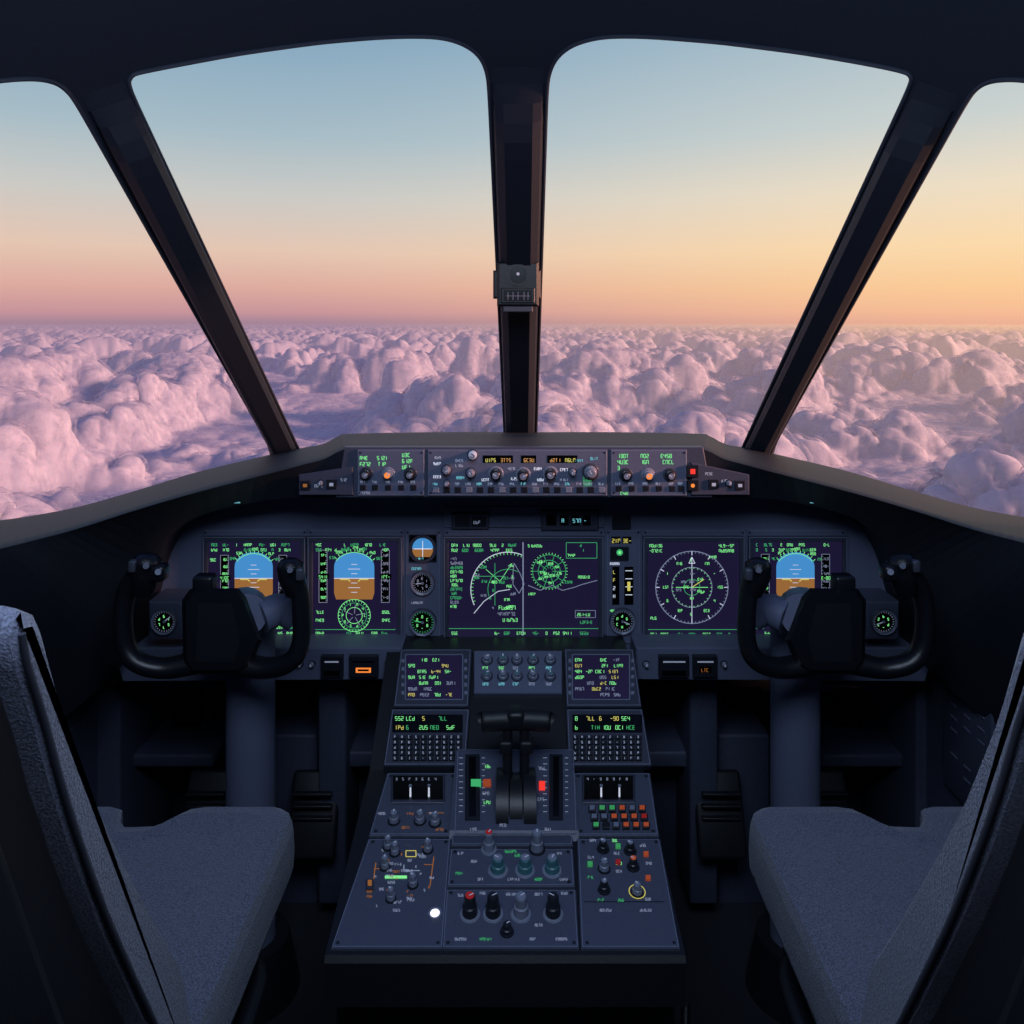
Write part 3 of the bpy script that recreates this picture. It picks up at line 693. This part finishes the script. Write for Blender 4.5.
# ---------------------------------------------------------------- yokes
def yoke(ox,s):
    e=empty('control_yoke')
    YK=1.36
    def T(px,py,dY=0):
        p=V(px,py,YK+dY); q=V(212,py,YK)
        return Vector((ox+(p.x-q.x)*s,p.y,p.z))
    mb=MB()
    hub=[(182,600),(190,589),(238,588),(246,597),(262,640),(250,668),(240,674),(190,674),(183,664)]
    A=[T(x,y,.05) for x,y in hub];B=[T(x,y,.005) for x,y in hub]; cxx=sum(p[0] for p in hub)/len(hub);cyy=sum(p[1] for p in hub)/len(hub)
    C=[T(x+(cxx-x)*.1,y+(cyy-y)*.1,-.012) for x,y in hub]
    mb.loft(A,B,'yoke');mb.loft(B,C,'yoke');mb.poly(C,'yoke');mb.poly(A,'yoke')
    mb.build('hub',e,smooth=25)
    mb=MB()
    pl=[T(x,y,-.0128) for x,y in ((198,603),(232,603),(240,640),(234,662),(196,662))]
    mb.poly(pl,'shell'); 
    c=T(205,583,.01); mb.rbox(c,(.035,.03,.03),.006,'yoke')
    mb.build('badge_plate',e,smooth=30)
    mb=MB()
    mb.sweep([T(196,662,.02),T(165,668,.01),T(138,662),T(126,645),T(123,615),T(128,588),T(140,572,-.005)],[.020,.017,.016,.015,.015,.016,.017],'yoke',seg=16,flat=(1.25,1))
    mb.sweep([T(142,592,-.002),T(145,575,-.008),T(147,560,-.010),T(148,554,-.010)],[.018,.024,.024,.012],'yoke',seg=16)
    mb.rbox(T(158,572,-.012),(.030,.03,.028),.007,'yoke'); 
    mb.cyl(T(146,566,-.03),T(146,566,-.045),.006,.005,'steel',12); mb.rbox(T(133,566,-.03),(.012,.014,.02),.003,'steel'); mb.cyl(T(158,572,-.02),T(158,572,-.036),.006,.005,'k_grey',12)
    mb.sweep([T(240,664,.02),T(268,668,.01),T(292,660),T(301,640),T(301,610),T(298,588),T(292,572,-.005)],[.020,.017,.016,.015,.015,.016,.017],'yoke',seg=16,flat=(1.25,1))
    mb.sweep([T(296,592,-.002),T(292,578,-.008),T(290,565,-.010),T(290,559,-.010)],[.018,.022,.022,.012],'yoke',seg=16)
    mb.cyl(T(290,570,-.03),T(290,570,-.045),.006,.005,'steel',12); mb.rbox(T(300,574,-.025),(.012,.014,.02),.003,'steel')
    mb.build('horns',e,smooth=50)
    mb=MB()
    c0=T(238,640,.07)
    mb.cyl((c0.x,1.50,-.55),(c0.x,1.50,-H+.10),.044,.046,'panel',32)
    mb.cyl((c0.x,1.50,-H+.10),(c0.x,1.50,-H),.07,.09,'black',32)
    mb.sweep([(T(240,622,.0).x,1.39,T(0,622).z),(c0.x,1.46,-.53),(c0.x,1.50,-.57)],[.036,.045,.046],'panel',seg=20)
    mb.sweep([(T(240,622,.0).x+.02*s,1.41,T(0,622).z-.01),(T(268,622).x,1.43,T(0,625).z),(T(283,622).x,1.43,T(0,640).z)],[.03,.028,.014],'panel',seg=16)
    mb.build('column',e,smooth=50)
yoke(V(212,600,1.36).x,1); yoke(V(836,600,1.36).x,-1)

# ---------------------------------------------------------------- seats
def seat(xi,s):
    e=empty('pilot_seat'); W=.50
    def X(d): return xi+s*d
    fr=[(.485,-.172),(.497,-.178),(.505,-.192),(.531,-.264),(.566,-.335),(.607,-.405),(.66,-.49),(.71,-.566),(.735,-.64),(.74,-.69)]
    re=[(.69,-.69),(.66,-.60),(.607,-.503),(.566,-.425),(.531,-.35),(.508,-.295),(.4915,-.25),(.474,-.208),(.468,-.185),(.474,-.174)]
    prof=fr+re
    mb=MB()
    sts=[(0.0,.010),(0.006,.003),(.018,0),(.07,0),(.11,-.012),(W-.11,-.012),(W-.07,0),(W-.018,0),(W-.006,.003),(W,.010)]
    def psec(d,ins):
        o=[]
        for i,(y,z) in enumerate(prof):
            isf=i<len(fr)
            if ins>=0: o.append(Vector((X(d),y+(-1 if isf else 1)*ins,z+( -ins if z>-.2 else 0))))
            else: o.append(Vector((X(d),y+(ins if isf and z<-.2 else 0),z)))
        return o
    S=[psec(*q) for q in sts]
    for a,b in zip(S[:-1],S[1:]): mb.loft(a,b,'fabric_back_lit')
    mb.poly(S[0],'fabric_back_lit'); mb.poly(S[-1],'fabric_back_lit')
    mb.build('backrest_cushion',e,smooth=60)
    mb=MB(); mb.sweep([Vector((X(.001),y+.007,z)) for y,z in reversed(re[1:-1])],.0022,'piping',seg=8,sub=3,up=Vector((1,0,0)))
    mb.build('seam_piping',e,smooth=60)
    mb=MB()
    so=[(y-.004,z) for y,z in re]; sh=so+[(y-.035-.02*min(1,max(0,(-.2-z)/.3)),z-.012) for y,z in reversed(so)]
    mb.prism([Vector((X(.012),y,z)) for y,z in sh],[Vector((X(W-.012),y,z)) for y,z in sh],'shell')
    mb.build('backrest_shell',e,smooth=40,bevel=.008)
    mb=MB()
    ar=[(.43,-.245),(.452,-.235),(.468,-.25),(.50,-.33),(.545,-.44),(.60,-.56),(.57,-.60),(.50,-.50),(.455,-.38)]
    mb.prism([Vector((X(.004),y-.012,z-.02)) for y,z in ar],[Vector((X(.055),y-.012,z-.02)) for y,z in ar],'black')
    mb.build('armrest_stowed',e,smooth=40,bevel=.012)
    mb=MB(); mb.rbox((X(W/2),.47,-.128),(W-.07,.05,.062),.022,'shell',seg=5)
    for d in (.16,.34): mb.cyl((X(d),.475,-.15),(X(d),.485,-.20),.006,.006,'steel')
    mb.build('headrest',e,smooth=60)
    out=[(-.006,.60),(-.006,1.04),(.0,1.055),(.014,1.065),(.105,1.065),(.125,1.06),(.145,1.035),(.16,1.022),(.20,1.020),(.215,1.035),(.225,1.06),(.24,1.065),(.45,1.065),(.462,1.05),(.465,1.03),(.465,.60)]
    def ring(ins,z):
        cx=.232;cy=.83
        return [Vector((X(a+(cx-a)*ins*1.2),y+(cy-y)*ins,z+.006)) for a,y in out]
    mb=MB()
    R=[ring(.05,-.735),ring(.015,-.728),ring(0,-.715),ring(-.004,-.69),ring(0,-.665),ring(.012,-.652),ring(.045,-.645),ring(.12,-.642),ring(.3,-.646)]
    for a,b in zip(R[:-1],R[1:]): mb.loft(a,b,'fabric')
    mb.poly(R[-1],'fabric'); mb.poly(R[0],'fabric')
    mb.build('seat_cushion',e,smooth=60)
    mb=MB()
    mb.rbox((X(.235),.80,-.79),(.43,.40,.11),.01,'shell')
    mb.rbox((X(.235),.80,-.92),(.36,.32,.16),.01,'shell'); mb.rbox((X(.235),.80,-1.10),(.30,.28,.25),.02,'black')
    for d in (.06,.40): mb.rbox((X(d),.85,-1.238),(.03,.9,.025),.004,'steel')
    mb.sweep([(X(.05),.62,-.80),(X(.012),.66,-.78),(X(.006),.80,-.775),(X(.012),.95,-.78),(X(.05),1.0,-.80)],.011,'black',seg=10)
    mb.rbox((X(.005),.66,-.70),(.02,.12,.10),.008,'shell')
    mb.build('seat_base',e,smooth=40)
    mb=MB()
    mb.sweep([(X(-.02),1.36,-1.16),(X(-.03),1.30,-1.20),(X(-.02),1.24,-1.235),(X(.03),1.22,-1.24),(X(.12),1.20,-1.24)],.008,'black',seg=10)
    mb.build('foot_bar',e,smooth=40)
    return e
seat(-.29,-1); seat(.315,1)

# ---------------------------------------------------------------- compass on post
mb=MB(); e=empty('magnetic_compass')
K1=Pl((0,1.79,0),(0,-1,0))
K1.box(mb,497,262,539,306,-.09,0,'black',2.5); K1.box(mb,493,270,541,298,-.07,-.01,'black',2)
K1.box(mb,501,288,535,303,0,.004,'black',1); K1.rect(mb,504,290,532,301,.0044,'screen_blk'); 
for x in (508,513,518,524,528): K1.line(mb,[(x,292),(x,300)],.6,.0047,'edge')
K1.line(mb,[(506,296),(530,296)],.5,.0048,'edge')
K1.disc(mb,518,275,9,.001,'screen_blk'); K1.ring(mb,518,275,10,2.4,.002,'black'); K1.disc(mb,518,274,1.6,.003,'label',12)
K1.box(mb,503,306,533,312,-.05,-.005,'bezel',1)
mb.build('compass_housing',e,smooth=30)

# ---------------------------------------------------------------- cloud sea
HC=60.0
def h3(ix,iy,iz,seed):
    with np.errstate(over='ignore'):
        a=(ix.astype(np.int64)*374761393+iy.astype(np.int64)*668265263+np.asarray(iz).astype(np.int64)*1440662683+seed*974634777)&0xFFFFFFFF
        a=((a^(a>>13))*1274126177)&0xFFFFFFFF; a=a^(a>>16)
    return (a&0xFFFFFF)/float(0xFFFFFF)
def h2(ix,iy,seed): return h3(ix,iy,0,seed)
def vnoise(x,y,seed):
    ix=np.floor(x);iy=np.floor(y);fx=x-ix;fy=y-iy;fx=fx*fx*fx*(fx*(fx*6-15)+10);fy=fy*fy*fy*(fy*(fy*6-15)+10)
    return (h2(ix,iy,seed)*(1-fx)+h2(ix+1,iy,seed)*fx)*(1-fy)+(h2(ix,iy+1,seed)*(1-fx)+h2(ix+1,iy+1,seed)*fx)*fy
def fbm(x,y,seed,o=4):
    s=0;a=.5
    for i in range(o): s=s+a*vnoise(x,y,seed+i); x=x*2.03+7;y=y*2.03+3;a*=.5
    return s
def puff(x,y,cell,seed,pw=.6):
    x=x/cell;y=y/cell;ix=np.floor(x);iy=np.floor(y);out=np.zeros_like(x)
    for dx in (-1,0,1):
        for dy in (-1,0,1):
            jx=ix+dx;jy=iy+dy
            px=jx+.1+.8*h2(jx,jy,seed);py=jy+.1+.8*h2(jx,jy,seed+11);r=.42+.5*h2(jx,jy,seed+23)
            q=r*np.maximum(0,1-((x-px)**2+(y-py)**2)/(r*r))**pw; out=np.maximum(out,q)
    return out
def puff3(Q,cell,seed):
    x=Q[...,0]/cell;y=Q[...,1]/cell;z=Q[...,2]/cell;ix=np.floor(x);iy=np.floor(y);iz=np.floor(z);out=np.zeros_like(x)
    for dx in (-1,0,1):
        for dy in (-1,0,1):
            for dz in (-1,0,1):
                jx=ix+dx;jy=iy+dy;jz=iz+dz
                a=h3(jx,jy,jz,seed);b=h3(jx,jy,jz,seed+5);c=h3(jx,jy,jz,seed+9)
                d2=(x-jx-.1-.8*a)**2+(y-jy-.1-.8*b)**2+(z-jz-.1-.8*c)**2
                out=np.maximum(out,1-d2/(.45+.55*((a*7.3)%1)))
    return np.maximum(out,0)**.6
NT,NR=1200,900
th=np.radians(np.linspace(-50,50,NT)); r=2.6*np.exp(np.linspace(0,math.log(260/2.6),NR))
TH,R_=np.meshgrid(th,r); X_=R_*np.sin(TH);Y_=R_*np.cos(TH)
wx=X_+.3*(fbm(X_*1.3,Y_*1.3,5,3)-.4); wy=Y_+.3*(fbm(X_*1.3+50,Y_*1.3,6,3)-.4)
env=fbm(X_/2.4+3.3,Y_/2.4+1.7,40,5); env=np.clip((env-.38)/.27,0,1); env=.07+1.0*env*env*(3-2*env)
Z_=-1.50+env*(.62*1.35*puff(wx,wy,1.35,1)+.46*.6*puff(wx,wy,.6,2))
Q=np.stack([X_,Y_,Z_],-1)
def nrmls(Q):
    du=np.gradient(Q,axis=1);dv=np.gradient(Q,axis=0); nn=np.cross(du,dv); nn/= (np.linalg.norm(nn,axis=-1,keepdims=True)+1e-12)
    nn*=np.where(nn[...,2:3]<0,-1.0,1.0)
    for ax in (0,1):
        nn=(nn+np.roll(nn,1,ax)+np.roll(nn,-1,ax)+np.roll(nn,2,ax)+np.roll(nn,-2,ax))
    return nn/(np.linalg.norm(nn,axis=-1,keepdims=True)+1e-12)
sp_=R_*.006
for cell,amp,sd in ((.46,.21,31),(.23,.105,32),(.115,.042,33),(.055,.014,34)):
    nn=nrmls(Q)
    fade=np.clip(1.7-sp_*3.0/cell,0,1)
    k=amp*(puff3(Q,cell,sd)-.4)*fade*(.3+.7*env)
    Q=Q+nn*k[...,None]
def cloud_mat(shellmat):
    m=bpy.data.materials.new('cloud'+('_wisps' if shellmat else '')); m.use_nodes=True; nt=m.node_tree; b=nt.nodes['Principled BSDF']; out=nt.nodes['Material Output']
    b.inputs['Base Color'].default_value=(.50,.53,.68,1); b.inputs['Roughness'].default_value=1; b.inputs['Specular IOR Level'].default_value=0
    if not shellmat:
        b.inputs['Subsurface Weight'].default_value=1.0; b.inputs['Subsurface Radius'].default_value=(1,.85,.85); b.inputs['Subsurface Scale'].default_value=3.0
    N=nt.nodes.new; Lk=nt.links.new
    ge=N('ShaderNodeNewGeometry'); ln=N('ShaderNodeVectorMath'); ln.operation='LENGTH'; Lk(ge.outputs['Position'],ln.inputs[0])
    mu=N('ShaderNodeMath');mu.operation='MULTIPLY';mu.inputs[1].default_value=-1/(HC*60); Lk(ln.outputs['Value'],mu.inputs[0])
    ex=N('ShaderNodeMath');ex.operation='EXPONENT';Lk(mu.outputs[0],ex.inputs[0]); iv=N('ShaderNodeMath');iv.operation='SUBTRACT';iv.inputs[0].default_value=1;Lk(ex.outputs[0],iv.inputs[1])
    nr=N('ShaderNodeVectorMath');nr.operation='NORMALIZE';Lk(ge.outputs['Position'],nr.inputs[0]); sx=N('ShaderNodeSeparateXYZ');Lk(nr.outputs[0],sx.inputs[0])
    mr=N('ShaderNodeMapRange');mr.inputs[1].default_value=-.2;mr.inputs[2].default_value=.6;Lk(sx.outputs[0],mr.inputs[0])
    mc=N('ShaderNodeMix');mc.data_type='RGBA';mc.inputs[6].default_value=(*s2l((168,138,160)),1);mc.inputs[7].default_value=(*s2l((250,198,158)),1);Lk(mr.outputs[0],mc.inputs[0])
    em=N('ShaderNodeEmission');Lk(mc.outputs[2],em.inputs[0]); mx=N('ShaderNodeMixShader');Lk(iv.outputs[0],mx.inputs[0]);Lk(b.outputs[0],mx.inputs[1]);Lk(em.outputs[0],mx.inputs[2])  # aerial haze painted into the cloud as emission, growing with distance
    if shellmat:
        no=N('ShaderNodeTexNoise');no.inputs['Scale'].default_value=.16;no.inputs['Detail'].default_value=3;Lk(ge.outputs['Position'],no.inputs['Vector'])
        mp=N('ShaderNodeMapRange');mp.inputs[1].default_value=.36;mp.inputs[2].default_value=.7;mp.inputs[3].default_value=0;mp.inputs[4].default_value=.5;Lk(no.outputs['Fac'],mp.inputs[0])
        tr=N('ShaderNodeBsdfTransparent');m2=N('ShaderNodeMixShader');Lk(mp.outputs[0],m2.inputs[0]);Lk(tr.outputs[0],m2.inputs[1]);Lk(mx.outputs[0],m2.inputs[2]);Lk(m2.outputs[0],out.inputs[0])
    else: Lk(mx.outputs[0],out.inputs[0])
    return m
def grid_obj(name,Q,mt,parent=None):
    nr_,nt_=Q.shape[:2]
    co=(Q*HC).reshape(-1,3).astype(np.float32); co[:,2]+=H
    i=np.arange(nr_-1)[:,None]*nt_+np.arange(nt_-1)[None,:]; i=i.ravel()
    fa=np.stack([i,i+1,i+nt_+1,i+nt_],1).astype(np.int32)
    me=bpy.data.meshes.new(name); me.vertices.add(nr_*nt_); me.vertices.foreach_set('co',co.ravel())
    me.loops.add(fa.size); me.loops.foreach_set('vertex_index',fa.ravel()); me.polygons.add(len(fa)); me.polygons.foreach_set('loop_start',np.arange(0,fa.size,4,dtype=np.int32))
    me.polygons.foreach_set('use_smooth',np.ones(len(fa),dtype=bool)); me.update(); me.validate()
    o=bpy.data.objects.new(name,me); scene.collection.objects.link(o); me.materials.append(mt); o.parent=parent; return o
cs=empty('cloud_sea')
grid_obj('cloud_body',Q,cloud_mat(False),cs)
NS=int(NR*math.log(26/2.6)/math.log(260/2.6))
nn=nrmls(Q); S1=(Q+nn*(.022+.02*env)[...,None]+nn*(.018*(puff3(Q+1.7,.08,51)-.5))[...,None])[:NS]
S1[...,2]-=np.clip((R_[:NS]-22)/4,0,1)*.12
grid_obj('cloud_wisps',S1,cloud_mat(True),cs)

# ---------------------------------------------------------------- world sky
w=bpy.data.worlds.new('dusk_sky'); scene.world=w; w.use_nodes=True; nt=w.node_tree; nt.nodes.clear(); N=nt.nodes.new; Lk=nt.links.new
tc=N('ShaderNodeTexCoord'); sp=N('ShaderNodeSeparateXYZ'); Lk(tc.outputs['Generated'],sp.inputs[0])
def ramp(st):
    r=N('ShaderNodeValToRGB'); e=r.color_ramp.elements
    e[0].position=st[0][0]; e[0].color=(*s2l(st[0][1]),1); e[1].position=st[-1][0]; e[1].color=(*s2l(st[-1][1]),1)
    for p,c in st[1:-1]: k=e.new(p); k.color=(*s2l(c),1)
    Lk(sp.outputs[2],r.inputs[0]); return r
ra=ramp([(0,(168,134,152)),(.012,(202,150,156)),(.04,(224,172,160)),(.085,(231,200,180)),(.15,(204,204,199)),(.22,(168,190,200)),(.34,(130,166,192)),(.5,(62,96,160)),(1,(36,64,130))])
rb=ramp([(0,(242,180,150)),(.012,(251,192,150)),(.04,(255,207,152)),(.085,(255,221,172)),(.15,(241,225,198)),(.22,(206,213,209)),(.34,(168,192,204)),(.5,(72,104,160)),(1,(36,64,130))])
mr=N('ShaderNodeMapRange');mr.interpolation_type='SMOOTHSTEP';mr.inputs[1].default_value=-.35;mr.inputs[2].default_value=.62;Lk(sp.outputs[0],mr.inputs[0])
mc=N('ShaderNodeMix');mc.data_type='RGBA';Lk(mr.outputs[0],mc.inputs[0]);Lk(ra.outputs[0],mc.inputs[6]);Lk(rb.outputs[0],mc.inputs[7])
bg=N('ShaderNodeBackground');Lk(mc.outputs[2],bg.inputs[0]);ow=N('ShaderNodeOutputWorld');Lk(bg.outputs[0],ow.inputs[0])

# ---------------------------------------------------------------- lights
def sun(az,el,st,col,ang=2):
    l=bpy.data.lights.new('sun','SUN'); l.energy=st; l.color=col; l.angle=math.radians(ang); o=bpy.data.objects.new('sun',l); scene.collection.objects.link(o)
    a=math.radians(az);e=math.radians(el); d=Vector((math.sin(a)*math.cos(e),math.cos(a)*math.cos(e),math.sin(e)))
    o.rotation_euler=d.to_track_quat('Z','Y').to_euler(); o.location=(30,20,30)
sun(104,14,5.8,(1,.46,.32),8)
def area(name,loc,tgt,sx,sy,p,col):
    l=bpy.data.lights.new(name,'AREA'); l.shape='RECTANGLE'; l.size=sx;l.size_y=sy;l.energy=p;l.color=col
    o=bpy.data.objects.new(name,l); scene.collection.objects.link(o); o.location=(loc[0],loc[1],loc[2]+H)
    d=Vector(tgt)-Vector(loc); o.rotation_euler=d.to_track_quat('-Z','Y').to_euler()
area('interior_fill',(0,.25,.55),(0,1.3,-.7),.9,.5,10.5,(.60,.75,1.0))  # added overhead fill to brighten the interior, no lamp fixture modelled
area('hood_flood_light',(-.28,1.585,-.325),(-.28,1.68,-.6),.5,.02,.35,(.65,.75,1))
area('hood_flood_light',(.33,1.585,-.325),(.33,1.68,-.6),.5,.02,.35,(.65,.75,1))

# ---------------------------------------------------------------- camera
cd=bpy.data.cameras.new('camera'); cam=bpy.data.objects.new('camera',cd); scene.collection.objects.link(cam)
cam.location=(0,0,H); cam.rotation_euler=(math.radians(90),0,0)
cd.sensor_width=36; cd.lens=F/1024*36; cd.shift_y=-(512-CY)/1024; cd.clip_start=.02; cd.clip_end=100000
scene.camera=cam
